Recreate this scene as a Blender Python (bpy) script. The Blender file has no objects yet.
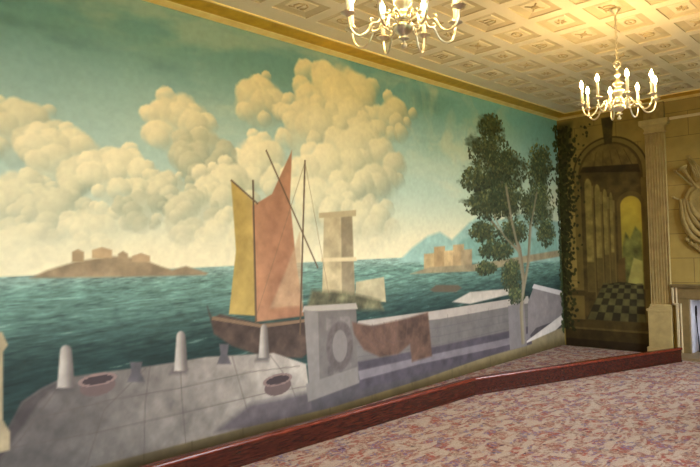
import bpy, math, random
import numpy as np
from mathutils import Vector, Matrix
random.seed(7); rng = np.random.RandomState(11)
SC = bpy.context.scene
COL = SC.collection

# ------------------------------------------------------------------ camera
FPX, YAW, PIT, ROL = 608.7, 0.76781, 0.02468, -0.02851
CAM = np.array([-9.1595, -4.2500, 1.6])
def cam_axes():
    f = np.array([math.cos(PIT)*math.cos(YAW), math.cos(PIT)*math.sin(YAW), math.sin(PIT)])
    r = np.array([math.sin(YAW), -math.cos(YAW), 0.0]); u = np.cross(r, f)
    c, s = math.cos(ROL), math.sin(ROL)
    return c*r+s*u, -s*r+c*u, f
RT, UP, FW = cam_axes()
def ray(px, py): return RT*((px-350)/FPX) - UP*((py-233.5)/FPX) + FW
def W(px, py):                       # a point of the long painted wall (y = 0) -> (x, z)
    d = ray(px, py); p = CAM + d*((0-CAM[1])/d[1]); return (p[0], p[2])
def E(px, py):                       # a point of the end wall (x = 0) -> (y, z)
    d = ray(px, py); p = CAM + d*((0-CAM[0])/d[0]); return (p[1], p[2])
cd = bpy.data.cameras.new('camera'); cam = bpy.data.objects.new('camera', cd); COL.objects.link(cam)
cd.sensor_fit = 'HORIZONTAL'; cd.sensor_width = 36; cd.lens = FPX/700*36; cd.clip_start = 0.05
cam.matrix_world = Matrix(((RT[0], UP[0], -FW[0], CAM[0]), (RT[1], UP[1], -FW[1], CAM[1]), (RT[2], UP[2], -FW[2], CAM[2]), (0, 0, 0, 1)))
SC.camera = cam

# ------------------------------------------------------------------ materials
def lin(c):
    c = np.asarray(c, float)/255.0
    return np.where(c <= 0.04045, c/12.92, ((c+0.055)/1.055)**2.4)
def L4(c): return tuple(float(v) for v in lin(c)) + (1.0,)
class NT:
    def __init__(s, name):
        s.m = bpy.data.materials.new(name); s.m.use_nodes = True; s.t = s.m.node_tree
        s.b = s.t.nodes['Principled BSDF']; s.out = s.t.nodes['Material Output']
    def n(s, kind, **kw):
        o = s.t.nodes.new(kind)
        for k, v in kw.items():
            if k.startswith('i_'):
                key = k[2:]; key = int(key) if key.isdigit() else key.replace('_', ' ')
                o.inputs[key].default_value = v
            else: setattr(o, k, v)
        return o
    def l(s, a, b): s.t.links.new(a, b)
    def obj(s, scale=(1, 1, 1), rot=(0, 0, 0)):
        tc = s.n('ShaderNodeTexCoord'); mp = s.n('ShaderNodeMapping')
        mp.inputs['Scale'].default_value = scale; mp.inputs['Rotation'].default_value = rot
        s.l(tc.outputs['Object'], mp.inputs['Vector']); return mp.outputs['Vector']
    def ramp(s, fac, stops, interp='LINEAR'):
        r = s.n('ShaderNodeValToRGB'); r.color_ramp.interpolation = interp
        e = r.color_ramp.elements
        while len(e) < len(stops): e.new(0.5)
        for i, (p, c) in enumerate(stops): e[i].position = p; e[i].color = c if len(c) == 4 else L4(c)
        s.l(fac, r.inputs['Fac']); return r.outputs['Color']
    def mix(s, fac, a, b, mode='MIX'):
        m = s.n('ShaderNodeMix', data_type='RGBA', blend_type=mode)
        for v, i in ((fac, 0), (a, 6), (b, 7)):
            if hasattr(v, 'node'): s.l(v, m.inputs[i])
            else: m.inputs[i].default_value = v
        return m.outputs[2]
    def noise(s, vec, scale, detail=4, rough=0.55):
        n = s.n('ShaderNodeTexNoise', i_Scale=scale, i_Detail=detail, i_Roughness=rough)
        s.l(vec, n.inputs['Vector']); return n.outputs['Fac']
    def bump(s, h, strength=0.3, dist=0.005):
        b = s.n('ShaderNodeBump', i_Strength=strength, i_Distance=dist)
        s.l(h, b.inputs['Height']); s.l(b.outputs['Normal'], s.b.inputs['Normal'])
BW = ((0, 0, 0, 1), (1, 1, 1, 1))
def simple(name, c, rough=0.6, metal=0.0, var=0.12, scale=12.0, c2=None, bump=0.0, emit=None, estr=0):
    t = NT(name); v = t.obj()
    f = t.noise(v, scale)
    c2 = c2 or tuple(x*(1-var) for x in c)
    t.l(t.ramp(f, [(0.3, c2), (0.7, c)]), t.b.inputs['Base Color'])
    t.b.inputs['Roughness'].default_value = rough; t.b.inputs['Metallic'].default_value = metal
    if bump: t.bump(f, bump)
    if emit: t.b.inputs['Emission Color'].default_value = L4(emit); t.b.inputs['Emission Strength'].default_value = estr
    return t.m
def painted(name, rough=0.7):
    t = NT(name); a = t.n('ShaderNodeVertexColor', layer_name='paint')
    v = t.obj(); f = t.noise(v, 300, 2)
    t.l(t.mix(t.ramp(f, [(0.3, (0.93, 0.93, 0.93, 1)), (0.7, (1, 1, 1, 1))]), (0, 0, 0, 1), a.outputs['Color']), t.b.inputs['Base Color'])
    m = t.t.nodes[-1]
    t.b.inputs['Roughness'].default_value = rough; t.b.inputs['Specular IOR Level'].default_value = 0.25
    t.bump(f, 0.08, 0.001)
    return t.m
def mat_stone_wall():
    t = NT('painted_stone_blocks'); tc = t.n('ShaderNodeTexCoord'); sp = t.n('ShaderNodeSeparateXYZ'); cb = t.n('ShaderNodeCombineXYZ')
    t.l(tc.outputs['Object'], sp.inputs[0]); t.l(sp.outputs['Y'], cb.inputs['X']); t.l(sp.outputs['Z'], cb.inputs['Y'])
    br = t.n('ShaderNodeTexBrick', i_Scale=1.0, i_Mortar_Size=0.006, i_Mortar_Smooth=0.4, i_Brick_Width=0.62, i_Row_Height=0.335)
    br.inputs['Color1'].default_value = L4((164, 142, 76)); br.inputs['Color2'].default_value = L4((155, 133, 70)); br.inputs['Mortar'].default_value = L4((120, 101, 52))
    t.l(cb.outputs[0], br.inputs['Vector'])
    n = t.noise(tc.outputs['Object'], 5, 6)
    t.l(t.mix(1.0, br.outputs['Color'], t.ramp(n, [(0.25, (0.78, 0.78, 0.76, 1)), (0.75, (1.1, 1.1, 1.1, 1))]), 'MULTIPLY'), t.b.inputs['Base Color'])
    t.b.inputs['Roughness'].default_value = 0.75
    return t.m
def mat_carpet():
    t = NT('faded_floral_carpet'); v = t.obj((1.35, 1.35, 1.35))
    nz = t.n('ShaderNodeTexNoise', i_Scale=9.0, i_Detail=3.0); t.l(v, nz.inputs['Vector'])
    mv = t.n('ShaderNodeVectorMath', operation='MULTIPLY_ADD'); mv.inputs[1].default_value = (0.10, 0.10, 0); t.l(nz.outputs['Color'], mv.inputs[0]); t.l(v, mv.inputs[2])
    w = mv.outputs[0]
    def vor(scale, rnd=1.0, feat='F1', out='Distance'):
        o = t.n('ShaderNodeTexVoronoi', feature=feat, i_Scale=scale, i_Randomness=rnd); t.l(w, o.inputs['Vector']); return o.outputs[out]
    base = t.ramp(t.noise(w, 22, 3), [(0.35, (138, 106, 100)), (0.5, (180, 156, 144)), (0.66, (206, 192, 178))])
    red = t.ramp(t.noise(w, 5.0, 3), [(0.47, BW[0]), (0.53, BW[1])])
    flower = t.ramp(vor(19, 0.8), [(0.42, BW[1]), (0.56, BW[0])])
    mul = t.n('ShaderNodeMath', operation='MULTIPLY'); t.l(red, mul.inputs[0]); t.l(flower, mul.inputs[1])
    c = t.mix(mul.outputs[0], base, L4((168, 92, 84)))
    blue = t.ramp(t.noise(v, 4.4, 3), [(0.50, BW[0]), (0.55, BW[1])]); fl2 = t.ramp(vor(23, 0.8), [(0.40, BW[1]), (0.50, BW[0])])
    mul2 = t.n('ShaderNodeMath', operation='MULTIPLY'); t.l(blue, mul2.inputs[0]); t.l(fl2, mul2.inputs[1])
    c = t.mix(mul2.outputs[0], c, L4((118, 114, 160)))
    vine = t.ramp(vor(13, 0.9, 'DISTANCE_TO_EDGE'), [(0.02, BW[1]), (0.05, BW[0])])
    c = t.mix(vine, c, L4((138, 98, 88)))
    dots = t.ramp(vor(9.5, 1.0), [(0.15, BW[1]), (0.22, BW[0])])
    c = t.mix(dots, c, L4((58, 52, 82)))
    rows = t.n('ShaderNodeTexWave', wave_type='BANDS', bands_direction='X', i_Scale=0.85, i_Distortion=2.2, i_Detail=2.0); t.l(v, rows.inputs['Vector'])
    c = t.mix(0.22, c, t.mix(t.ramp(rows.outputs['Fac'], [(0.3, BW[0]), (0.7, BW[1])]), L4((184, 122, 112)), L4((188, 172, 160))), 'MIX')
    rib = t.n('ShaderNodeTexNoise', i_Scale=1.0, i_Detail=4.0, i_Distortion=0.8); mp2 = t.n('ShaderNodeMapping'); mp2.inputs['Scale'].default_value = (4.5, 10.5, 1); mp2.inputs['Rotation'].default_value = (0, 0, 0.5); t.l(v, mp2.inputs['Vector']); t.l(mp2.outputs[0], rib.inputs['Vector'])
    c = t.mix(t.ramp(rib.outputs['Fac'], [(0.50, BW[0]), (0.56, (0.85, 0.85, 0.85, 1))]), c, L4((200, 184, 172)))
    fine = t.noise(v, 160, 2)
    t.l(t.mix(1.0, c, t.ramp(fine, [(0.3, (0.58, 0.57, 0.56, 1)), (0.7, (1.08, 1.07, 1.05, 1))]), 'MULTIPLY'), t.b.inputs['Base Color'])
    t.b.inputs['Roughness'].default_value = 0.95; t.b.inputs['Specular IOR Level'].default_value = 0.1
    t.bump(fine, 0.5, 0.004)
    return t.m
def mat_mahogany(name='polished_mahogany', g=1.0):
    t = NT(name); v = t.obj((1.2, 14, 14))
    n = t.noise(v, 6, 6, 0.6)
    t.l(t.ramp(n, [(0.25, (30*g, 12*g, 7*g)), (0.5, (54*g, 21*g, 12*g)), (0.75, (78*g, 34*g, 20*g))]), t.b.inputs['Base Color'])
    t.b.inputs['Roughness'].default_value = 0.26; t.b.inputs['Specular IOR Level'].default_value = 0.35; t.b.inputs['Coat Weight'].default_value = 0.1; t.b.inputs['Coat Roughness'].default_value = 0.12
    return t.m
def mat_gold(name='old_gilding', c=(232, 184, 48), c2=(204, 154, 30), rough=0.42, metal=0.3):
    return simple(name, c, rough, metal, c2=c2, scale=9, bump=0.15)
def mat_glass():
    t = NT('window_glass'); tr = t.n('ShaderNodeBsdfTransparent'); gl = t.n('ShaderNodeBsdfGlossy', i_Roughness=0.02); fr = t.n('ShaderNodeFresnel', i_IOR=1.45)
    mx = t.n('ShaderNodeMixShader'); t.l(fr.outputs[0], mx.inputs[0]); t.l(tr.outputs[0], mx.inputs[1]); t.l(gl.outputs[0], mx.inputs[2]); t.l(mx.outputs[0], t.out.inputs['Surface'])
    return t.m
M = dict(
    stone=mat_stone_wall(), carpet=mat_carpet(), mahogany=mat_mahogany(), rail=mat_mahogany('lighter_mahogany', 1.75), gold=mat_gold(), glass=mat_glass(),  # rail: same mahogany in a lighter tone
    gold_lit=mat_gold('lit_gilding', (255, 234, 166), (245, 212, 130), 0.5, 0.25),  # paler gilding copy: light caught by the moulding is put into its colour
    ceil=simple('ceiling_cream', (234, 224, 200), 0.8, var=0.05, scale=3), coffer=simple('coffer_shaded_buff', (212, 197, 163), 0.8, var=0.08, scale=5),  # coffer mouldings tinted darker to add shade contrast in the colour
    panel=simple('coffer_panel', (228, 216, 188), 0.8, var=0.05, scale=5), orn=simple('ornament_tan', (204, 184, 142), 0.7, var=0.15, scale=20),
    plaster=simple('plain_plaster', (196, 186, 160), 0.8, var=0.05), boards=simple('floor_boards', (96, 66, 40), 0.5, var=0.3),
    pil=simple('pilaster_stone', (188, 168, 112), 0.7, var=0.14, scale=8), relief=simple('relief_stone', (160, 138, 78), 0.6, var=0.2, scale=14),
    surround=simple('chimneypiece_stone', (132, 112, 70), 0.55, var=0.15, scale=10), pale=simple('pale_moulding', (214, 198, 158), 0.5, var=0.08),
    tile=simple('white_firebox', (214, 212, 222), 0.4, var=0.08), soot=simple('soot_brick', (58, 52, 58), 0.85, var=0.4), iron=simple('black_iron', (28, 26, 30), 0.45, 0.6, var=0.3),
    hearth=simple('hearth_stone', (150, 130, 98), 0.5, var=0.15), silver=simple('silvered_metal', (238, 228, 204), 0.28, 0.95, var=0.1, scale=30),
    candle=simple('ivory_candle', (250, 240, 214), 0.5, var=0.03), flame=simple('lit_bulb', (255, 240, 210), 0.5, emit=(255, 212, 140), estr=500.0),
    mural=painted('mural_paint'), white=simple('white_paint', (232, 230, 222), 0.4, var=0.03), ground=simple('lawn', (70, 96, 48), 0.9, var=0.3),
)

# ------------------------------------------------------------------ mesh helpers
class MB:
    def __init__(s): s.v = []; s.f = []; s.mi = []; s.sm = []
    def face(s, idx, mi=0, sm=False): s.f.append(tuple(idx)); s.mi.append(mi); s.sm.append(sm)
    def box(s, a, b, mi=0):
        x0, y0, z0 = (min(p, q) for p, q in zip(a, b)); x1, y1, z1 = (max(p, q) for p, q in zip(a, b)); o = len(s.v)
        s.v += [(x0, y0, z0), (x1, y0, z0), (x1, y1, z0), (x0, y1, z0), (x0, y0, z1), (x1, y0, z1), (x1, y1, z1), (x0, y1, z1)]
        for q in ((0, 3, 2, 1), (4, 5, 6, 7), (0, 1, 5, 4), (1, 2, 6, 5), (2, 3, 7, 6), (3, 0, 4, 7)): s.face([o+i for i in q], mi)
    def rings(s, rings, mi=0, sm=True, closed=True, caps=True):
        o = len(s.v); n = len(rings[0])
        for r in rings: s.v += [tuple(p) for p in r]
        for k in range(len(rings)-1):
            for i in range(n if closed else n-1):
                j = (i+1) % n
                s.face((o+k*n+i, o+k*n+j, o+(k+1)*n+j, o+(k+1)*n+i), mi, sm)
        if caps and closed:
            s.face([o+i for i in range(n)][::-1], mi); s.face([o+(len(rings)-1)*n+i for i in range(n)], mi)
    def lathe(s, prof, c=(0, 0, 0), n=20, mi=0):
        s.rings([[(c[0]+r*math.cos(2*math.pi*i/n), c[1]+r*math.sin(2*math.pi*i/n), c[2]+z) for i in range(n)] for r, z in prof], mi)
    def tube(s, pts, r, n=8, mi=0, loop=False):
        P = [Vector(p) for p in pts]; R = r if isinstance(r, (list, tuple)) else [r]*len(P)
        rings = []; ref = None
        for i, p in enumerate(P):
            if loop: t = (P[(i+1) % len(P)]-P[i-1]).normalized()
            else: t = (P[min(i+1, len(P)-1)]-P[max(i-1, 0)]).normalized()
            if ref is None: ref = t.orthogonal().normalized()
            ref = (ref - t*ref.dot(t))
            ref = ref.normalized() if ref.length > 1e-6 else t.orthogonal().normalized()
            b = t.cross(ref)
            rings.append([p + (ref*math.cos(2*math.pi*k/n) + b*math.sin(2*math.pi*k/n))*R[i] for k in range(n)])
        if loop: rings.append(rings[0])
        s.rings(rings, mi, caps=not loop)
    def build(s, name, mats, parent=None, bevel=0):
        me = bpy.data.meshes.new(name); me.from_pydata(s.v, [], s.f)
        for m in (mats if isinstance(mats, (list, tuple)) else [mats]): me.materials.append(m)
        me.polygons.foreach_set('material_index', s.mi); me.polygons.foreach_set('use_smooth', s.sm); me.update()
        o = bpy.data.objects.new(name, me); COL.objects.link(o)
        if parent: o.parent = parent
        if bevel:
            b = o.modifiers.new('bevel', 'BEVEL'); b.width = bevel; b.segments = 2; b.limit_method = 'ANGLE'
        return o
def thing(name, label, cat, loc=(0, 0, 0), group=None):
    o = bpy.data.objects.new(name, None); o.empty_display_size = 0.1; COL.objects.link(o); o.location = loc
    return tag(o, label, cat, group)
def tag(o, label, cat, group=None):
    o['label'] = label; o['category'] = cat
    if group: o['group'] = group
    return o
def struct(o): o['kind'] = 'structure'; return o
def spl(pts, n=8):                     # Catmull-Rom through points
    P = [Vector(p) for p in pts]; P = [P[0]*2-P[1]] + P + [P[-1]*2-P[-2]]; out = []
    for i in range(1, len(P)-2):
        for k in range(n):
            t = k/n; a, b, c, d = P[i-1:i+3]
            out.append(0.5*((2*b)+(c-a)*t+(2*a-5*b+4*c-d)*t*t+(3*b-a-3*c+d)*t**3))
    return out+[P[-2]]

# ------------------------------------------------------------------ room shell
XW, YS, HC = -13.0, -4.75, 3.562
m = MB(); m.box((XW-0.3, YS-0.4, -0.2), (0.6, 0.3, 0.0)); struct(m.build('floor', M['boards']))
m = MB(); m.box((XW-0.3, 0.004, 0), (0.6, 0.3, 3.9)); struct(m.build('wall_north', M['plaster']))
m = MB(); m.box((XW-0.3, YS, 0), (XW, 0.0, 3.9)); struct(m.build('wall_west', M['plaster']))
OY0, OY1, OZ = -2.91, -1.79, 0.78                      # hearth opening in the end wall
m = MB()
m.box((0.004, OY1, 0), (0.5, 0.0, 3.9)); m.box((0.004, YS, 0), (0.5, OY0, 3.9)); m.box((0.004, OY0, OZ), (0.5, OY1, 3.9)); m.box((0.42, OY0, 0), (0.5, OY1, OZ))
struct(m.build('wall_east', M['stone']))
WIN = [(-11.2, 0.65), (-8.0, 0.65), (-4.8, 0.65), (-1.75, 0.65)]; WZ0, WZ1 = 0.45, 2.95
m = MB(); x = XW
for cx, hw in WIN:
    m.box((x, YS-0.35, 0), (cx-hw, YS, 3.9)); m.box((cx-hw, YS-0.35, 0), (cx+hw, YS, WZ0)); m.box((cx-hw, YS-0.35, WZ1), (cx+hw, YS, 3.9)); x = cx+hw
m.box((x, YS-0.35, 0), (0.5, YS, 3.9)); struct(m.build('wall_south', M['plaster']))
for i, (cx, hw) in enumerate(WIN):
    m = MB(); yf = YS-0.25
    for a, b in (((cx-hw, WZ0), (cx-hw+0.06, WZ1)), ((cx+hw-0.06, WZ0), (cx+hw, WZ1)), ((cx-hw, WZ0), (cx+hw, WZ0+0.07)), ((cx-hw, WZ1-0.06), (cx+hw, WZ1)), ((cx-hw, 1.68), (cx+hw, 1.73)),
                 ((cx-0.22, WZ0), (cx-0.20, WZ1)), ((cx+0.20, WZ0), (cx+0.22, WZ1))):
        m.box((a[0], yf-0.02, a[1]), (b[0], yf+0.02, b[1]))
    w = struct(m.build('window_%d' % (i+1), M['white']))
    p = MB(); p.box((cx-hw+0.05, yf-0.003, WZ0+0.06), (cx+hw-0.05, yf+0.003, WZ1-0.05)); p.build('pane', M['glass'], w)
    ld = bpy.data.lights.new('daylight_portal', 'AREA'); ld.shape = 'RECTANGLE'; ld.size = 2*hw; ld.size_y = WZ1-WZ0; ld.cycles.is_portal = True
    lo = bpy.data.objects.new('daylight_portal', ld); COL.objects.link(lo); lo.location = (cx, YS-0.30, (WZ0+WZ1)/2); lo.rotation_euler = (math.radians(90), 0, 0)
m = MB(); m.box((-60, -70, -1.2), (60, YS-0.4, -1.0)); struct(m.build('terrain', M['ground']))

# coffered ceiling: ribs, sloping mouldings, sunk panels and relief ornaments
def ceiling():
    m = MB(); PXc, PYc = 0.488, 0.428
    xs = [-0.514-PXc*k for k in range(26)]; ys = [-0.61-PYc*k for k in range(10)]
    def quad(a, b, c, d, mi): 
        o = len(m.v); m.v.extend([a, b, c, d]); m.face((o, o+1, o+2, o+3), mi)
    def frame(cx, cy, h0, z0, h1, z1, mi):
        A = [(cx+sx*h0[0], cy+sy*h0[1], z0) for sx, sy in ((-1, -1), (1, -1), (1, 1), (-1, 1))]
        B = [(cx+sx*h1[0], cy+sy*h1[1], z1) for sx, sy in ((-1, -1), (1, -1), (1, 1), (-1, 1))]
        for i in range(4): j = (i+1) % 4; quad(A[i], B[i], B[j], A[j], mi)
    for i, cx in enumerate(xs):
        for j, cy in enumerate(ys):
            hx, hy = PXc/2, PYc/2
            frame(cx, cy, (hx, hy), HC, (0.186, 0.156), HC, 0)
            frame(cx, cy, (0.186, 0.156), HC, (0.184, 0.154), HC+0.010, 1)
            frame(cx, cy, (0.184, 0.154), HC+0.010, (0.118, 0.088), HC+0.021, 1)
            frame(cx, cy, (0.118, 0.088), HC+0.021, (0.110, 0.080), HC+0.013, 2)
            quad((cx-0.110, cy-0.080, HC+0.013), (cx-0.110, cy+0.080, HC+0.013), (cx+0.110, cy+0.080, HC+0.013), (cx+0.110, cy-0.080, HC+0.013), 2)
            z = HC+0.012; k = (i*2+j*3) % 4; r = 0.0085
            if k == 0:
                m.tube([(cx+0.062*math.cos(t*math.pi/8), cy+0.042*math.sin(t*math.pi/8), z) for t in range(16)], r, 5, 3, True)
                m.tube([(cx-0.03, cy, z), (cx, cy+0.012, z), (cx+0.03, cy, z)], 0.006, 5, 3)
            elif k == 1:
                m.tube([(cx-0.075, cy-0.05, z), (cx+0.075, cy+0.05, z)], r, 5, 3); m.tube([(cx-0.075, cy+0.05, z), (cx+0.075, cy-0.05, z)], r, 5, 3)
                m.tube([(cx+0.03*math.cos(t*math.pi/5), cy+0.025*math.sin(t*math.pi/5), z) for t in range(10)], r, 5, 3, True)
            elif k == 2:
                for s in (-1, 1): m.tube([(cx+s*0.01, cy-0.05, z), (cx+s*0.05, cy-0.03, z), (cx+s*0.06, cy+0.02, z), (cx+s*0.03, cy+0.045, z), (cx+s*0.085, cy+0.055, z)], r, 5, 3)
                m.tube([(cx, cy-0.05, z), (cx, cy+0.05, z)], r, 5, 3)
            else:
                for a in range(6):
                    t = a*math.pi/3; m.tube([(cx+0.012*math.cos(t), cy+0.012*math.sin(t), z), (cx+0.04*math.cos(t), cy+0.03*math.sin(t), z), (cx+0.066*math.cos(t+0.2), cy+0.05*math.sin(t+0.2), z)], [0.006, 0.013, 0.004], 5, 3)
    x0, x1, y0, y1 = xs[-1]-PXc/2, xs[0]+PXc/2, ys[-1]-PYc/2, ys[0]+PYc/2
    for a, b in (((x0, y1), (0.0, 0.0)), ((x1, y0), (0.0, y1)), ((XW, YS), (0.0, y0)), ((XW, y0), (x0, 0.0))):
        quad((a[0], a[1], HC), (a[0], b[1], HC), (b[0], b[1], HC), (b[0], a[1], HC), 0)
    m.box((XW-0.3, YS-0.35, HC+0.05), (0.5, 0.3, HC+0.3))
    return struct(m.build('ceiling', [M['ceil'], M['coffer'], M['panel'], M['orn']]))
ceiling()

# gilded cornice: profile as (distance from the wall, height)
CP = [(0.0, 3.462), (0.014, 3.464), (0.020, 3.472), (0.046, 3.488), (0.060, 3.497), (0.066, 3.506), (0.070, 3.508), (0.088, 3.509), (0.12, 3.516), (0.17, 3.526), (0.21, 3.530), (0.232, 3.526), (0.246, 3.524), (0.25, 3.530), (0.252, 3.545), (0.0, 3.545)]
CP = [(d, 3.516+(z-3.462)*(HC-3.516)/(3.545-3.462)) for d, z in CP]
def cornice(name, axis):
    m = MB(); rings = []
    for e in (0, 1):
        r = []
        for d, z in CP:
            if axis == 'n': r.append(((-d if e else XW), -d, z))
            else: r.append((-d, (-d if not e else YS), z))
        rings.append(r)
    n = len(CP); o = len(m.v)
    for r in rings: m.v.extend(r)
    for i in range(n-1): m.face((o+i, o+i+1, o+n+i+1, o+n+i), 1 if (i < 6 or i > 10) else 0, 3 < i < 12 and False)  # lower strip and edge bead take the gilding with painted-in light
    return struct(m.build(name, [M['gold'], M['gold_lit']]))
cornice('trim_1', 'n'); cornice('trim_2', 'e')

# ------------------------------------------------------------------ the painted walls
class Canvas:
    def __init__(s, u, v):
        s.U, s.V = np.meshgrid(u, v); s.c = np.zeros(s.U.shape+(3,)); s.c[:] = 128.0
    def put(s, a, col):
        col = np.asarray(col, float); a = np.clip(a, 0, 1)[..., None]
        s.c = s.c*(1-a)+col*a
    def poly(s, pts, col, soft=0.012, tex=0.0, alpha=1.0, seed=1):
        P = np.array(pts, float); bb = (P.min(0)-soft*2, P.max(0)+soft*2)
        iu = np.where((s.U[0] >= bb[0][0]) & (s.U[0] <= bb[1][0]))[0]; iv = np.where((s.V[:, 0] >= bb[0][1]) & (s.V[:, 0] <= bb[1][1]))[0]
        if len(iu) == 0 or len(iv) == 0: return
        sl = (slice(iv[0], iv[-1]+1), slice(iu[0], iu[-1]+1)); U, V = s.U[sl], s.V[sl]
        ins = np.zeros(U.shape, bool); dist = np.full(U.shape, 1e9)
        for i in range(len(P)):
            (x0, y0), (x1, y1) = P[i-1], P[i]
            if y0 != y1:
                ins ^= ((y0 > V) != (y1 > V)) & (U < (x1-x0)*(V-y0)/(y1-y0)+x0)
            dx, dy = x1-x0, y1-y0; t = np.clip(((U-x0)*dx+(V-y0)*dy)/(dx*dx+dy*dy+1e-12), 0, 1)
            dist = np.minimum(dist, np.hypot(U-x0-t*dx, V-y0-t*dy))
        sd = np.where(ins, dist, -dist); a = np.clip(sd/soft+0.5, 0, 1)*alpha
        col = np.asarray(col(U, V) if callable(col) else np.broadcast_to(np.asarray(col, float), U.shape+(3,)), float)
        if tex: col = col*(1+tex*(fbm(U*9, V*9, seed)-0.5)[..., None]*2)
        s.c[sl] = s.c[sl]*(1-a[..., None])+col*a[..., None]
    def line(s, pts, w, col, alpha=1.0, soft=0.008):
        for (x0, y0), (x1, y1) in zip(pts[:-1], pts[1:]):
            d = math.hypot(x1-x0, y1-y0)+1e-9; nx, ny = -(y1-y0)/d*w/2, (x1-x0)/d*w/2
            s.poly([(x0+nx, y0+ny), (x1+nx, y1+ny), (x1-nx, y1-ny), (x0-nx, y0-ny)], col, soft, alpha=alpha)
    def blob(s, cu, cv, ru, rv, fn, rot=0.0):
        R = max(ru, rv)*1.1
        iu = np.where(abs(s.U[0]-cu) <= R)[0]; iv = np.where(abs(s.V[:, 0]-cv) <= R)[0]
        if len(iu) == 0 or len(iv) == 0: return
        sl = (slice(iv[0], iv[-1]+1), slice(iu[0], iu[-1]+1)); du, dv = s.U[sl]-cu, s.V[sl]-cv
        c, sn = math.cos(rot), math.sin(rot); a, b = (du*c+dv*sn)/ru, (-du*sn+dv*c)/rv
        col, al = fn(a, b); al = np.clip(al, 0, 1)[..., None]
        s.c[sl] = s.c[sl]*(1-al)+np.asarray(col)*al
def vnoise(x, y, seed=0):
    T = np.random.RandomState(seed).rand(256, 256)
    xi, yi = np.floor(x).astype(int), np.floor(y).astype(int); fx, fy = x-xi, y-yi
    fx, fy = fx*fx*(3-2*fx), fy*fy*(3-2*fy); g = lambda a, b: T[(yi+b) % 256, (xi+a) % 256]
    return (g(0, 0)*(1-fx)+g(1, 0)*fx)*(1-fy)+(g(0, 1)*(1-fx)+g(1, 1)*fx)*fy
def fbm(x, y, seed=0, o=4):
    s = 0; a = 0.5; n = 0
    for k in range(o): s = s+a*vnoise(x*2**k, y*2**k, seed+k); n += a; a *= 0.55
    return s/n
def sstep(a, b, x): t = np.clip((x-a)/(b-a), 0, 1); return t*t*(3-2*t)
def lerp(a, b, t): return np.asarray(a, float)+(np.asarray(b, float)-np.asarray(a, float))*np.asarray(t)[..., None]
def wp(*p): return [W(*q) for q in p]

def canvas_mesh(name, cv, to3, label, cat):
    H, Wd = cv.U.shape
    xyz = to3(cv.U.ravel(), cv.V.ravel())
    idx = np.arange(H*Wd).reshape(H, Wd)
    q = np.stack([idx[:-1, :-1], idx[:-1, 1:], idx[1:, 1:], idx[1:, :-1]], -1).reshape(-1, 4)
    me = bpy.data.meshes.new(name); nf = len(q)
    me.vertices.add(H*Wd); me.vertices.foreach_set('co', xyz.astype(np.float32).ravel())
    me.loops.add(nf*4); me.loops.foreach_set('vertex_index', q.astype(np.int32).ravel())
    me.polygons.add(nf); me.polygons.foreach_set('loop_start', (np.arange(nf)*4).astype(np.int32))
    me.update(calc_edges=True)
    at = me.color_attributes.new('paint', 'FLOAT_COLOR', 'POINT')
    rgba = np.ones((H*Wd, 4), np.float32); rgba[:, :3] = lin(np.clip(cv.c, 2, 245)).reshape(-1, 3); at.data.foreach_set('color', rgba.ravel())
    me.materials.append(M['mural'])
    o = bpy.data.objects.new(name, me); COL.objects.link(o)
    return tag(o, label, cat)

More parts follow.
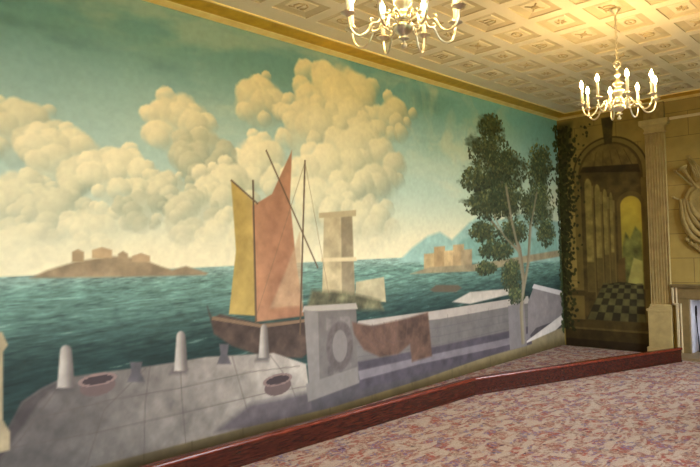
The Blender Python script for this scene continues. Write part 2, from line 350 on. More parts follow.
def paint_seascape():
    cv = Canvas(np.linspace(-9.2, 0.0, 1010), np.linspace(0.0, 3.525, 378)); U, V = cv.U, cv.V
    ZH = 1.49
    # sky
    t = (V-ZH)/(3.47-ZH); right = sstep(-4.5, -1.5, U)
    skyL = np.where((t < 0.45)[..., None], lerp((222, 214, 178), (166, 192, 180), sstep(0.0, 0.45, t)), lerp((166, 192, 180), (106, 156, 162), sstep(0.45, 1.0, t)))
    skyR = np.where((t < 0.4)[..., None], lerp((232, 222, 186), (192, 212, 190), sstep(0.0, 0.4, t)), lerp((192, 212, 190), (132, 190, 192), sstep(0.4, 0.95, t)))
    cv.c = skyL*(1-right[..., None])+skyR*right[..., None]
    st = fbm(U*0.9+V*0.7, V*3.2-U*0.5, 3, 5); cv.put(sstep(0.5, 0.75, st)*0.42*sstep(0.3, 0.75, t)*(1-0.5*right), (198, 208, 184))
    st = fbm(U*0.8+V*0.8+9, V*3.0-U*0.3, 8, 5); cv.put(sstep(0.5, 0.72, st)*0.5*sstep(0.55, 0.9, t)*(1-right), (86, 126, 126))
    st = fbm(U*1.1+V, V*4.5, 15, 5); cv.put(sstep(0.5, 0.75, st)*0.5*right*sstep(0.08, 0.2, t)*(1-sstep(0.4, 0.6, t)), (238, 226, 190))
    qx, qz = fbm(U*1.4, V*1.4, 18, 3), fbm(U*1.4+5, V*1.4, 19, 3)
    st = fbm(U*1.6+2.5*qx, V*2.4+2.5*qz, 25, 5); cv.put(sstep(0.42, 0.7, st)*0.55*sstep(-4.6, -3.6, U)*(1-sstep(-2.6, -0.6, U))*sstep(0.45, 0.6, t), (206, 212, 182))
    # cloud bank: heaped puffs
    light, mid, dark = np.array((240, 228, 188.)), np.array((208, 204, 168.)), np.array((138, 148, 128.))
    rs = np.random.RandomState(5)
    masses = [(262, 100, 30, 1.0, 14), (345, 105, 42, 1.0, 26), (395, 118, 22, 0.7, 10), (180, 122, 36, 1.0, 18), (22, 130, 42, 0.8, 22), (312, 128, 34, 0.95, 20), (70, 160, 42, 0.95, 24), (122, 176, 34, 0.95, 20), (365, 165, 40, 0.6, 24), (15, 200, 40, 0.75, 22), (262, 165, 34, 0.9, 18), (330, 190, 42, 0.8, 24), (205, 158, 34, 0.30, 20), (228, 190, 32, 0.7, 16), (55, 215, 34, 0.5, 20), (165, 190, 26, 0.6, 14), (370, 225, 30, 0.45, 16), (100, 228, 30, 0.7, 16), (142, 210, 26, 0.22, 16), (190, 218, 30, 0.38, 18), (285, 232, 34, 0.6, 16), (225, 235, 28, 0.6, 14), (20, 245, 32, 0.7, 14)]
    for px, py, pr, br, n in masses:
        c0 = np.array(W(px, py)); R = 0.5*(np.hypot(*(np.array(W(px+pr, py))-c0)) + np.hypot(*(np.array(W(px, py+pr))-c0)))
        puffs = [(c0[0], c0[1]-0.1*R, R*0.95)]
        for k in range(n):
            a, q = rs.uniform(0, 2*math.pi), math.sqrt(rs.uniform(0, 1))
            puffs.append((c0[0]+R*1.1*q*math.cos(a), c0[1]+R*0.75*q*math.sin(a), R*rs.uniform(0.28, 0.6)*(1.2-0.6*q)))
        puffs[1:] = sorted(puffs[1:], key=lambda p: -p[1])
        for x, z, r in puffs:
            hz = float(sstep(0.0, 0.6, np.array((z-ZH)/1.0)))
            mx, mz = (x-c0[0])/R, (z-c0[1])/R
            def fn(a, b, br=br, hz=hz, x=x, z=z, mx=mx, mz=mz):
                wob = 0.34*(fbm(a*1.9+x*7, b*1.9+z*7, 21, 4)-0.5); d = np.hypot(a, b)+wob; nz = np.sqrt(np.clip(1-d*d, 0, 1))
                s = 0.36-0.30*a+0.40*b+0.20*nz-0.14*mx+0.20*mz+0.25*wob; s = np.clip(s*(0.5+0.5*br)-(1-br)*0.25, 0, 1)
                col = np.where((s < 0.5)[..., None], lerp(dark, mid, s*2), lerp(mid, light, s*2-1))
                col = col*(0.35+0.65*hz)+np.array((226, 216, 180.))*(0.65-0.65*hz)
                return col, (1-sstep(0.80, 1.02, d))*np.clip(0.62+0.55*b-0.30*a, 0.0, 0.95)*(0.45+0.55*hz)
            cv.blob(x, z, r, r*0.92, fn)
    cv.put((1-sstep(0.0, 0.2, t))*0.45*(V > ZH), (226, 216, 180))
    # sea
    s = np.clip((ZH-V)/1.2, 0, 1); left = 1-sstep(-8.2, -3.0, U)
    sea = np.where((s < 0.12)[..., None], lerp((142, 170, 156), (106, 140, 126), sstep(0.0, 0.12, s)), lerp((106, 140, 126), (34, 54, 50), sstep(0.09, 0.58, s)))
    sea = sea*(1-0.10*left[..., None]); inv = 1.0/(0.10+s)
    w = fbm(U*2.8*np.clip(inv, 0.9, 6), np.log(0.06+s)*22+0.8*fbm(U*2, V*4, 31), 33, 4); w2 = fbm(U*8+0.4*V, V*42+0.9*fbm(U*3, V*3, 32), 35, 4)
    sea = sea*(1+(0.55*(w-0.5)+0.60*(w2-0.5))[..., None]); m = sstep(0, 0.012, ZH-V); cv.put(m, sea)
    cap = sstep(0.70, 0.80, w)*sstep(0.55, 0.7, w2)*sstep(0.05, 0.2, s)*0.35; cv.put(cap*m, (150, 166, 150))
    # low rocky islet with a few plain houses, pale headlands
    cv.poly(wp((30, 278), (48, 270), (75, 262), (110, 256), (140, 258), (160, 266), (172, 270), (186, 266), (208, 273), (206, 275), (120, 277)), (142, 124, 96), 0.02, 0.25)
    for a, b, cc, dd, c in ((72, 262, 84, 252, (160, 138, 104)), (92, 258, 112, 250, (176, 150, 112)), (118, 259, 128, 254, (150, 130, 100)), (132, 262, 150, 256, (166, 142, 108))):
        cv.poly(wp((a, b), (a, dd), ((a+cc)/2, dd-3), (cc, dd), (cc, b)), c, 0.012, 0.15)
    hill = lambda pts, c, sf=0.04: cv.poly(wp(*pts), c, sf, 0.12)
    hill(((398, 262), (412, 248), (428, 236), (440, 232), (452, 240), (470, 222), (486, 212), (500, 220), (520, 214), (560, 222), (560, 262)), (150, 184, 172))
    hill(((440, 262), (462, 240), (484, 232), (512, 240), (556, 236), (558, 256)), (128, 166, 152))
    for a, b, c in ((424, 254, (188, 164, 118)), (434, 247, (172, 146, 104)), (444, 251, (196, 170, 124)), (453, 245, (176, 152, 112)), (461, 250, (164, 146, 112))):
        cv.poly(wp((a, 271), (a, b), (a+11, b-1), (a+11, 271)), c, 0.02, 0.2)
    cv.poly(wp((410, 274), (430, 267), (470, 265), (560, 250), (562, 256), (480, 271)), (150, 138, 108), 0.02, 0.2)
    cv.poly(wp((430, 290), (436, 285), (458, 285), (462, 288), (456, 292), (434, 292)), (96, 86, 70), 0.02)
    # stone pier block behind the boat
    cv.poly(wp((322, 300), (324, 216), (352, 214), (355, 300)), (178, 164, 128), 0.015, 0.2)
    cv.poly(wp((342, 300), (341, 217), (352, 214), (355, 300)), (136, 124, 98), 0.02, 0.2)
    cv.poly(wp((319, 218), (319, 213), (356, 210), (356, 216)), (170, 156, 120), 0.012); cv.poly(wp((321, 262), (321, 258), (356, 257), (357, 261)), (206, 190, 150), 0.012)
    cv.poly(wp((355, 300), (356, 282), (384, 277), (386, 302)), (176, 166, 132), 0.015, 0.15)
    cv.poly(wp((306, 310), (312, 290), (345, 292), (380, 300), (384, 310)), (96, 94, 70), 0.05, 0.6)
    # plain two-sailed boat
    cv.poly(wp((207, 306), (212, 318), (220, 314), (262, 324), (310, 318), (312, 350), (302, 358), (262, 356), (232, 346), (214, 334)), (70, 57, 49), 0.02, 0.4)
    cv.line(wp((212, 318), (262, 326), (310, 320)), 0.03, (120, 98, 76))
    def sail(c1, c2, x0, x1): return lambda U_, V_: lerp(c1, c2, np.clip(0.5+0.5*np.sin((U_*9+V_*1.5)), 0, 1)*0.5+0.5*np.clip((U_-x0)/(x1-x0), 0, 1))
    x0, x1 = W(228, 250)[0], W(300, 250)[0]
    cv.poly(wp((231, 180), (256, 204), (259, 316), (229, 314), (236, 250)), sail((162, 138, 72), (182, 158, 96), x0, W(258, 250)[0]), 0.014, 0.12)
    cv.poly(wp((252, 206), (272, 194), (292, 150), (290, 200), (296, 260), (304, 316), (256, 322), (254, 260)), sail((166, 122, 90), (146, 104, 78), W(253, 250)[0], x1), 0.014, 0.14)
    cv.poly(wp((300, 232), (303, 306), (270, 308), (286, 270)), (172, 146, 114), 0.03, 0.2, 0.7)
    for a, b, w_ in (((253, 180), (256, 322), 0.02), ((305, 160), (300, 335), 0.02), ((231, 180), (258, 204), 0.016), ((266, 150), (318, 268), 0.016)): cv.line(wp(a, b), w_, (92, 74, 56))
    for a, b in (((305, 162), (330, 300)), ((305, 162), (255, 320))): cv.line(wp(a, b), 0.007, (110, 92, 70), 0.6)
    # quay: paving, joints, drop to the floor
    top = lambda U_, V_: lerp((82, 77, 73), (166, 157, 144), sstep(-8.4, -4.8, U_))
    edge = [(-20, 470), (6, 432), (22, 402), (40, 389), (62, 378), (104, 372), (150, 366), (206, 357), (274, 353), (306, 364)]
    cv.poly(wp(*edge, (312, 410), (200, 448), (97, 467), (-40, 505)), top, 0.016, 0.22)
    cv.poly(wp((-60, 520), (-20, 470), (6, 432), (22, 402), (44, 388), (62, 380), (40, 402), (8, 448), (-10, 480)), (66, 60, 58), 0.03, 0.3)
    for pts in (((62, 382), (20, 440), (0, 458)), ((146, 368), (104, 410), (86, 467)), ((150, 366), (145, 405), (144, 456)), ((180, 362), (182, 400), (186, 446)), ((232, 356), (242, 392), (252, 426)), ((270, 355), (290, 382), (300, 410)),
                ((30, 420), (110, 400), (180, 388), (250, 372), (300, 366)), ((10, 448), (100, 432), (186, 412), (262, 394), (308, 386))):
        cv.line(wp(*pts), 0.010, (84, 76, 70), 0.5)
    cv.poly(wp((215, 432), (250, 404), (310, 392), (420, 366), (560, 318), (565, 330), (470, 372), (380, 402), (250, 430)), (82, 75, 78), 0.06, 0.2, 0.9)
    def drop(U_, V_): return lerp((84, 72, 42), (140, 127, 96), sstep(0.0, 0.2, V_))*(1-0.25*(1-sstep(-7.5, -4.5, U_))[..., None])
    cv.poly(wp((-40, 510), (97, 466), (240, 429), (330, 408), (420, 380), (500, 352), (566, 326))+[(0.0, 0.0), (-9.2, 0.0)], drop, 0.012, 0.14)
    for px, py in ((40, 478), (92, 466), (144, 454), (192, 441), (243, 428), (286, 418), (330, 407), (372, 395), (412, 382), (452, 369), (490, 355), (526, 342)):
        x, z = W(px, py); cv.line([(x, z), (x, 0.0)], 0.012, (70, 62, 38), 0.55)
    # low stone wall and corner block
    cv.poly(wp((304, 310), (356, 307), (360, 378), (310, 398)), (104, 98, 93), 0.014, 0.10)
    cv.poly(wp((302, 312), (304, 306), (356, 303), (358, 309)), (160, 152, 140), 0.012); cv.poly(wp((304, 310), (318, 312), (320, 394), (310, 398)), (124, 118, 112), 0.014, 0.08)
    cv.poly(wp((326, 318), (350, 316), (352, 370), (328, 378)), (106, 99, 95), 0.014, 0.35); cv.poly(wp((306, 384), (360, 366), (362, 382), (308, 402)), (124, 118, 112), 0.014, 0.08)
    cv.poly(wp((356, 326), (440, 316), (528, 300), (530, 340), (440, 366), (358, 380)), (106, 101, 97), 0.014, 0.10)
    cv.poly(wp((356, 327), (358, 321), (440, 310), (528, 296), (530, 303), (440, 319)), (164, 154, 143), 0.012, 0.06)
    cv.poly(wp((358, 362), (420, 350), (500, 333), (530, 326), (532, 344), (440, 370), (360, 390)), (76, 70, 76), 0.02, 0.2)
    cv.poly(wp((358, 371), (420, 357), (500, 340), (530, 333), (531, 339), (500, 347), (420, 364), (360, 380)), (118, 111, 114), 0.016, 0.12)
    for k in range(1, 4):
        f = k/4.0; cv.line(wp((358, 327+40*f), (440, 319+34*f), (528, 303+28*f)), 0.010, (92, 86, 88), 0.55)
    for i in range(16):
        px = 366+i*10.2; tt = (px-358)/170; y0, y1 = 327-24*tt, 367-36*tt; f = 0.25*(i % 2); cv.line(wp((px, y0+(y1-y0)*f), (px, y0+(y1-y0)*(f+0.25))), 0.010, (92, 86, 88), 0.5)
    mx_, mz_ = W(340, 346)
    cv.blob(mx_, mz_, 0.20, 0.26, lambda a, b: (np.array((78, 71, 68.))*(0.9+0.5*fbm(a*5+9, b*5+9, 51, 3))[..., None], (1-sstep(0.85, 1.0, np.hypot(a, b)))*0.85)); cv.blob(mx_, mz_, 0.11, 0.17, lambda a, b: (np.array((122, 115, 110.)), (1-sstep(0.85, 1.0, np.hypot(a, b)))*0.9))
    # folded brown cloth on the wall
    cv.poly(wp((352, 322), (372, 326), (408, 318), (428, 312), (432, 356), (412, 362), (410, 344), (398, 354), (380, 357), (364, 350), (354, 334)), (92, 70, 58), 0.03, 0.4)
    for k in range(5): cv.line(wp((360+k*12, 326-k*2), (366+k*10, 338+k*1), (378+k*8, 347-k*2)), 0.012, (92, 72, 66), 0.6)
    # parapet turning away, sunlit paving at the far end
    cv.poly(wp((528, 302), (534, 286), (562, 294), (563, 318), (536, 328), (528, 338)), (128, 121, 119), 0.014, 0.1); cv.poly(wp((532, 288), (534, 284), (563, 291), (563, 296)), (196, 190, 186), 0.012)
    cv.poly(wp((520, 346), (563, 314), (564, 322), (556, 330)), (206, 198, 188), 0.014, 0.06)
    cv.poly(wp((452, 302), (470, 292), (516, 288), (520, 292), (470, 304)), (184, 174, 160), 0.02, 0.1)
    cv.poly(wp((508, 306), (524, 302), (527, 346), (510, 350)), (120, 114, 112), 0.014, 0.1)
    # mooring posts and a tub
    for px, pb, pt, hw in ((66, 388, 346, 9), (181, 371, 332, 7), (264, 358, 325, 5.5)):
        rnd = [(px+hw*0.66*math.cos(a_), pt+5-6*math.sin(a_)) for a_ in np.linspace(math.pi, 0, 9)]
        x0_, x1_ = W(px-hw, pb)[0], W(px+hw, pb)[0]
        cv.poly(wp((px-hw*1.6, pb+3), (px-hw, pb-4), (px+hw, pb-2), (px+hw*0.8, pb+3)), (70, 64, 64), 0.04, 0, 0.7)
        cv.poly(wp((px-hw, pb), *rnd, (px+hw, pb)), lambda U_, V_: lerp((170, 162, 150), (92, 85, 80), sstep(0.25, 0.95, (U_-x0_)/(x1_-x0_))), 0.014, 0.1)
    for px, py, s_ in ((136, 378, 9), (224, 360, 7)):
        cv.poly(wp((px-s_, py+4), (px-s_*0.5, py-6), (px-s_*0.7, py-16), (px+s_*0.7, py-16), (px+s_*0.5, py-6), (px+s_, py+4)), (84, 80, 82), 0.014, 0.2)
    for px, py, s_ in ((98, 384, 20), (278, 384, 15)):
        x, z = W(px, py); r = abs(W(px+s_, py)[0]-x); h = r*0.42
        cv.blob(x, z-h*0.3, r*0.92, h*1.1, lambda a, b: (np.array((96, 80, 76.)), 1-sstep(0.9, 1.0, np.hypot(a, b))))
        cv.blob(x, z+h*0.5, r, h*0.75, lambda a, b: (np.array((124, 104, 98.)), 1-sstep(0.92, 1.0, np.hypot(a, b)))); cv.blob(x, z+h*0.48, r*0.8, h*0.5, lambda a, b: (np.array((62, 52, 52.)), 1-sstep(0.9, 1.0, np.hypot(a, b))))
    # tree: trunk, limbs, leaf dabs
    bark = (128, 116, 92)
    for pts, w_ in ((((523, 344), (521, 310), (524, 280), (520, 250), (508, 215), (500, 170)), 0.08), (((522, 300), (528, 262), (530, 225), (538, 190)), 0.05), (((520, 252), (500, 232), (486, 214)), 0.04)):
        cv.line(wp(*pts), w_, bark, 1.0, 0.02)
    rs = np.random.RandomState(9)
    groups = [(492, 128, 12, 14, 50), (490, 152, 20, 16, 90), (480, 180, 18, 14, 80), (506, 170, 20, 20, 90), (488, 205, 22, 14, 90), (508, 200, 18, 18, 70), (540, 168, 12, 24, 90), (538, 205, 15, 22, 100), (546, 232, 9, 14, 40), (484, 232, 14, 10, 50), (496, 250, 16, 10, 60), (514, 232, 14, 12, 50), (486, 268, 10, 7, 30), (512, 276, 10, 16, 60), (516, 296, 8, 8, 24)]
    for gx, gy, rx, ry, n in groups:
        x, z = W(gx, gy); rr = abs(W(gx+rx, gy)[0]-W(gx-rx, gy)[0])/2; rz = abs(W(gx, gy+ry)[1]-W(gx, gy-ry)[1])/2
        cv.blob(x, z, rr*1.15, rz*1.1, lambda a, b, x=x, z=z: (lerp((44, 56, 38), (66, 78, 52), fbm(a*4+x*5, b*4+z*5, 61, 3)), (1-sstep(0.45, 1.0, np.hypot(a, b)+1.1*(fbm(a*3+x*6, b*3+z*6, 62, 4)-0.5)))*0.9))
        for k in range(int(n*5.5)):
            a, q = rs.uniform(0, 6.283), rs.uniform(0, 1.12)**0.75; px, py = gx+rx*q*math.cos(a), gy+ry*q*math.sin(a)
            x, z = W(px, py); b_ = rs.uniform(0.7, 1.2)*(1.12 if px > 528 else 0.95)*(1-0.22*q*math.sin(a)); c = np.array((92, 96, 60.) if rs.rand() < 0.45 else (62, 74, 50.))*b_; sz = rs.uniform(0.012, 0.03)
            cv.blob(x, z, sz*1.3, sz*0.75, lambda a_, b__, c=c: (c, (1-sstep(0.7, 1.0, np.hypot(a_, b__)))*0.92), rs.uniform(-0.9, 0.9))
    for pts, w_ in ((((524, 344), (522, 312), (523, 282), (519, 252), (512, 222), (506, 186)), 0.06), (((523, 296), (529, 262), (531, 225), (537, 192)), 0.045), (((519, 252), (504, 236), (494, 216)), 0.03)):
        cv.line(wp(*pts), w_, (146, 136, 112), 0.85, 0.03)
    # creeper down the far edge
    for k in range(420):
        z = rs.uniform(0.2, 3.45); spread = 0.035+0.08*max(0, (z-1.6)/1.9)*rs.rand(); x = -abs(rs.normal(0, spread)); c = np.array((58, 68, 36.))*rs.uniform(0.6, 1.3); sz = rs.uniform(0.014, 0.035)
        cv.blob(x, z, sz*1.4, sz, lambda a_, b_, c=c: (c, (1-sstep(0.7, 1.0, np.hypot(a_, b_)))*0.9), rs.uniform(-1, 1))
    # pale pillar at the near end
    cv.poly(wp((-60, 470), (-60, 330), (2, 332), (8, 345), (3, 352), (3, 420), (10, 432), (10, 450)), (150, 136, 106), 0.014, 0.2)
    cv.c *= (0.96+0.08*fbm(U*26, V*26, 71, 3))[..., None]
    canvas_mesh('mural', cv, lambda u, v: np.stack([u, np.zeros_like(u), v], -1), 'wide painted harbour mural with clouds, sea and tan sails filling the long wall', 'mural')
paint_seascape()

def paint_arcade():
    cv = Canvas(np.linspace(-1.311, 0.0, 160), np.linspace(0.0, 3.525, 336)); U, V = cv.U, cv.V
    ep = lambda *p: [E(*q) for q in p]
    cv.c[:] = (164, 140, 80); cv.c *= (0.82+0.36*fbm(U*4, V*4, 41, 4))[..., None]
    for k in range(11):
        z = 0.335*k; cv.line([(-1.25, z), (0, z)], 0.008, (100, 82, 44), 0.7)
        for y in np.arange(-1.2+0.3*(k % 2), 0, 0.62): cv.line([(y, z), (y, z+0.335)], 0.008, (100, 82, 44), 0.6)
    cy, R, sp = -0.78, 0.44, 2.60
    arch = lambda r, zb, c=cy, s_=sp: [(c+r, zb)]+[(c+r*math.cos(a), s_+r*math.sin(a)) for a in np.linspace(0, math.pi, 24)]+[(c-r, zb)]
    cv.poly(arch(R+0.10, 0.40), (124, 105, 58), 0.012, 0.12); cv.poly(arch(R+0.115, 2.56), (80, 66, 34), 0.012); cv.poly(arch(R+0.09, 2.5), (140, 120, 70), 0.012, 0.1); cv.poly(arch(R+0.03, 2.5), (92, 76, 40), 0.012, 0.1)
    cv.poly([(cy+0.05, 3.00), (cy+0.09, 3.44), (cy-0.09, 3.44), (cy-0.05, 3.00)], (76, 64, 34), 0.014, 0.5)
    cv.poly(arch(R, 0.40), (92, 76, 42), 0.014, 0.35)
    cv.poly([(cy+R*math.cos(a)*0.96, sp+0.02+R*0.96*math.sin(a)) for a in np.linspace(0.15, math.pi-0.05, 20)], (124, 104, 60), 0.02, 0.35)
    for k in range(5): cv.line([(cy-0.33+k*0.14, sp+0.10), (cy-0.22+k*0.10, sp+0.34)], 0.012, (82, 66, 36), 0.6)
    cv.poly([(cy-R, sp-0.02), (cy+R, sp+0.06), (cy+R*0.9, sp+0.14), (cy-R*0.95, sp+0.10)], (60, 48, 26), 0.014, 0.3)
    # receding bays on the left, far opening on the right
    for y0, y1, zt, zb in ((-0.40, -0.51, 2.56, 0.84), (-0.55, -0.635, 2.46, 0.90), (-0.67, -0.735, 2.38, 0.95), (-0.765, -0.815, 2.32, 0.98)):
        cv.poly([(y0, zb)]+[((y0+y1)/2-(y0-y1)/2*-math.cos(a), zt-0.12+0.12*math.sin(a)) for a in np.linspace(0, math.pi, 9)]+[(y1, zb)], (150, 132, 76), 0.014, 0.3); cv.poly([(y0, zb), (y0, zb+0.45), (y1, zb+0.45), (y1, zb)], (112, 96, 54), 0.014, 0.2)
        cv.line([(y1-0.01, zb-0.2), (y1-0.01, zt-0.18)], 0.018, (122, 104, 60)); cv.line([(y1-0.01, zt-0.3), (y1-0.01, zt-0.12)], 0.03, (140, 122, 74))
    oc, orr = -1.065, 0.145
    cv.poly(arch(orr+0.05, 0.9, oc, 2.12), (112, 94, 52), 0.012, 0.15); cv.poly(arch(orr, 0.9, oc, 2.10), lambda u, v: lerp((146, 140, 62), (206, 178, 70), sstep(1.2, 2.2, v)), 0.012, 0.1)
    cv.poly([(-0.92, 0.95), (-0.93, 1.5), (-0.98, 1.72), (-1.04, 1.62), (-1.12, 1.8), (-1.2, 1.7), (-1.2, 0.95)], (112, 112, 60), 0.03, 0.4)
    cv.poly([(-0.84, 0.9), (-0.86, 1.32), (-0.96, 1.36), (-0.96, 0.9)], (106, 84, 46), 0.02, 0.2)
    cv.poly([(-0.96, 0.9), (-1.08, 1.35), (-1.2, 1.3), (-1.2, 0.9)], (176, 166, 96), 0.02, 0.15)
    # chequered floor and steps
    cv.poly([(-0.36, 0.42), (-0.62, 0.95), (-0.88, 1.0), (-1.2, 0.96), (-1.21, 0.42)], (56, 52, 34), 0.012, 0.3)
    for r in range(7):
        f0, f1 = r/7.0, (r+1)/7.0; g = lambda f: 1-(1-f)**1.6
        za, zb = 0.42+0.56*g(f0), 0.42+0.56*g(f1)
        for c in range(7):
            if (r+c) % 2: continue
            ya, yb = lambda f, c=c: (-0.37-0.26*f)+(-0.84+0.28*f)*(c/7.0), lambda f, c=c: (-0.37-0.26*f)+(-0.84+0.28*f)*((c+1)/7.0)
            cv.poly([(ya(g(f0)), za), (yb(g(f0)), za), (yb(g(f1)), zb), (ya(g(f1)), zb)], (104, 98, 62), 0.014, 0.3)
    for i, (z0, z1, c) in enumerate(((0.30, 0.42, (88, 72, 38)), (0.27, 0.30, (112, 94, 52)), (0.12, 0.27, (72, 58, 30)), (0.0, 0.12, (52, 40, 24)))):
        cv.poly([(-1.25, z0), (-1.25, z1), (-0.02, z1), (-0.02, z0)], c, 0.01, 0.25)
    cv.poly([(-0.04, 0.42), (-0.04, 0.9), (-0.33, 0.9), (-0.33, 0.42)], (132, 112, 62), 0.012, 0.12); cv.poly([(-0.04, 0.78), (-0.04, 0.86), (-0.35, 0.86), (-0.35, 0.78)], (84, 70, 38), 0.012)
    rs = np.random.RandomState(4)
    cv.poly([(0.0, 0.3), (-0.05, 0.9), (-0.09, 1.6), (-0.12, 2.4), (-0.2, 3.0), (-0.24, 3.45), (0.0, 3.46)], (54, 56, 30), 0.08, 0.4, 0.75)
    for k in range(900):
        z = rs.uniform(0.25, 3.4); y = -abs(rs.normal(0, 0.07+0.14*(z/3.4)**2)); c = np.array((60, 62, 32.))*rs.uniform(0.7, 1.15); sz = rs.uniform(0.014, 0.03)
        cv.blob(y, z, sz, sz*1.3, lambda a_, b_, c=c: (c, (1-sstep(0.7, 1.0, np.hypot(a_, b_)))*0.9), rs.uniform(-1, 1))
    cv.c = np.clip(cv.c*np.array((0.92, 0.94, 0.88)), 0, 235)
    canvas_mesh('wall_painting', cv, lambda u, v: np.stack([np.zeros_like(u), u, v], -1), 'dim brown painted archway with chequered floor on the end wall', 'painting')
paint_arcade()

# ------------------------------------------------------------------ pilaster, frieze moulding
t = thing('pilaster', 'tall fluted stone-coloured pilaster on a plain pedestal beside the painted archway', 'pilaster', (0, -1.44, 0))
PB = 0.055
m = MB(); m.box((-PB-0.02, -0.135, 0.013), (0.003, 0.175, 0.60)); m.box((-PB-0.04, -0.14, 0.013), (0.003, 0.195, 0.10)); m.build('pedestal', M['pil'], t, 0.006)
m = MB(); m.box((-PB-0.035, -0.14, 0.60), (0.003, 0.19, 0.635)); m.box((-PB-0.02, -0.138, 0.635), (0.003, 0.16, 0.66)); m.box((-PB-0.01, -0.136, 0.66), (0.003, 0.145, 0.70)); m.build('base_moulding', M['pil'], t, 0.006)
prof = [(0.003, 0.128), (-PB, 0.128)]; nfl = 7; wfl = 0.256/nfl
for k in range(nfl):
    y0 = 0.128-k*wfl; cyy = y0-wfl/2; r = wfl*0.40
    prof += [(-PB, y0-0.004)]+[(-PB+1.7*r*math.sin(a), cyy+r*math.cos(a)) for a in np.linspace(0, math.pi, 7)]
prof += [(-PB, -0.128), (0.003, -0.128)]
m = MB(); m.rings([[(x, y, z) for x, y in prof][::-1] for z in (0.70, 3.10)], 0, False); m.build('shaft', M['pil'], t)
m = MB(); m.box((-PB-0.012, -0.142, 3.10), (0.003, 0.142, 3.125))
m.rings([[(0.003, w, z), (-PB-d, w, z), (-PB-d, -w, z), (0.003, -w, z)][::-1] for z, d, w in ((3.125, 0.0, 0.13), (3.16, 0.003, 0.135), (3.185, 0.02, 0.152), (3.205, 0.045, 0.178), (3.215, 0.045, 0.178))], 0, False)
m.box((-PB-0.055, -0.19, 3.215), (0.003, 0.19, 3.285)); m.build('capital', M['pil'], t, 0.004)
m = MB(); m.box((-PB, -0.135, 3.285), (0.003, 0.135, 3.52)); m.build('upper_block', M['relief'], t, 0.004)
m = MB(); m.box((-0.022, YS+0.002, 3.272), (0.003, -1.632, 3.292)); m.box((-0.012, YS+0.002, 3.258), (0.003, -1.632, 3.272)); struct(m.build('trim_3', M['pale']))

# ------------------------------------------------------------------ carved wall relief (generic shield, cloth, horn and spears)
t = thing('wall_relief', 'carved stone relief of a shield, horn, spears and draped cloth above the fireplace', 'relief', (0, -2.35, 2.15))
def rel(px, py, d=0.03): y, z = E(px, py); return (-d, y+2.35, z-2.15)
sc = rel(705, 201)
def shield(sy):
    m = MB(); m.rings([[(-h, sy*(sc[1]+r*math.cos(a)), sc[2]+r*1.08*math.sin(a)) for a in np.linspace(0, 2*math.pi*sy, 33)[:-1]] for h, r in ((0.0, 0.25), (0.03, 0.25), (0.042, 0.24), (0.032, 0.222), (0.032, 0.19), (0.044, 0.18), (0.034, 0.165), (0.05, 0.08), (0.055, 0.01))]); m.build('shield', M['relief'], t)
mir = lambda pts, sy: [(p[0], sy*p[1], p[2]) for p in pts]
for sy in (1, -1):
    shield(sy)
    m = MB(); P = mir([rel(699, 189), rel(692, 181), rel(686, 172.5), rel(684, 169.5), rel(682.8, 167.5)], sy); m.tube(spl(P, 4), [0.018]*5+[0.022]*4+[0.03]*3+[0.044, 0.052, 0.062, 0.068, 0.07], 10); m.build('horn', M['relief'], t)
    for a, b in (((697, 189), (673.5, 169.5)), ((697, 206), (671.5, 196.5))):
        m = MB(); A, B = np.array(rel(*a)), np.array(rel(*b)); m.tube(mir([tuple(A), tuple(A*0.14+B*0.86), tuple(A*0.12+B*0.88), tuple(B)], sy), [0.010, 0.010, 0.024, 0.002], 6); m.build('spear', M['relief'], t)
    m = MB()
    folds = [((681, 199), (684, 216), (688, 229), (697, 240), (712, 244)), ((684, 199), (687, 214), (691, 225), (699, 234), (712, 238)), ((687, 200), (690, 211), (694, 219), (701, 227), (712, 231)), ((690, 202), (693, 209), (697, 215), (703, 220), (712, 224)), ((682, 202), (683, 212), (685, 222), (689, 231), (694, 236))]
    for f in folds: m.tube(mir(spl([rel(*p, 0.022) for p in f], 6), sy), [0.014+0.030*math.sin(math.pi*(0.1+0.85*k/24.0)) for k in range(25)], 8)
    m.build('drapery', M['relief'], t)
    m = MB(); bp = [(686, 156), (690, 155), (700, 168), (702, 180), (696, 180), (691, 168)]
    q = [mir([rel(*p, d) for p in bp], sy) for d in (-0.001, 0.022)]; m.rings([r[::sy] for r in q], 0, False)
    for k in range(3): m.tube(mir([rel(689+k*2.4, 158+k*1.5, 0.024), rel(696+k*2, 177, 0.024)], sy), 0.012, 6)
    m.build('pennant', M['relief'], t)
    m = MB()
    for px, py in ((688, 236), (692, 240), (696, 243), (700, 246), (705, 247), (710, 247)):
        for dx, dy in ((-2.2, 6), (0.8, 8)): m.tube(mir([rel(px, py, 0.012), rel(px+dx*0.6, py+dy*0.55, 0.028), rel(px+dx, py+dy, 0.012)], sy), [0.008, 0.024, 0.003], 6)
    m.build('leaf_spray', M['relief'], t)

# ------------------------------------------------------------------ fireplace
t = thing('fireplace', 'stone chimneypiece with pale eared moulding round a white-lined hearth at the right edge', 'fireplace', (0, -2.35, 0))
m = MB(); FO = 0.56
for s in (-1, 1): m.box((-0.05, s*FO, 0.05), (0.0, s*0.70, 0.80)); m.box((-0.05, s*0.70, 0.70), (0.0, s*0.745, 0.80))
m.box((-0.05, -0.745, 0.78), (0.0, 0.745, 0.94)); m.build('surround', M['surround'], t, 0.004)
for s in (-1, 1):
    m = MB(); m.box((-0.075, s*0.685, 0.05), (0.0, s*0.715, 0.72)); m.box((-0.065, s*0.65, 0.05), (0.0, s*0.668, 0.72)); m.box((-0.075, s*0.74, 0.70), (0.0, s*0.765, 0.94)); m.box((-0.065, s*0.70, 0.70), (0.0, s*0.718, 0.94)); m.box((-0.075, s*0.685, 0.70), (0.0, s*0.765, 0.725))
    m.build('eared_moulding', M['pale'], t, 0.003)
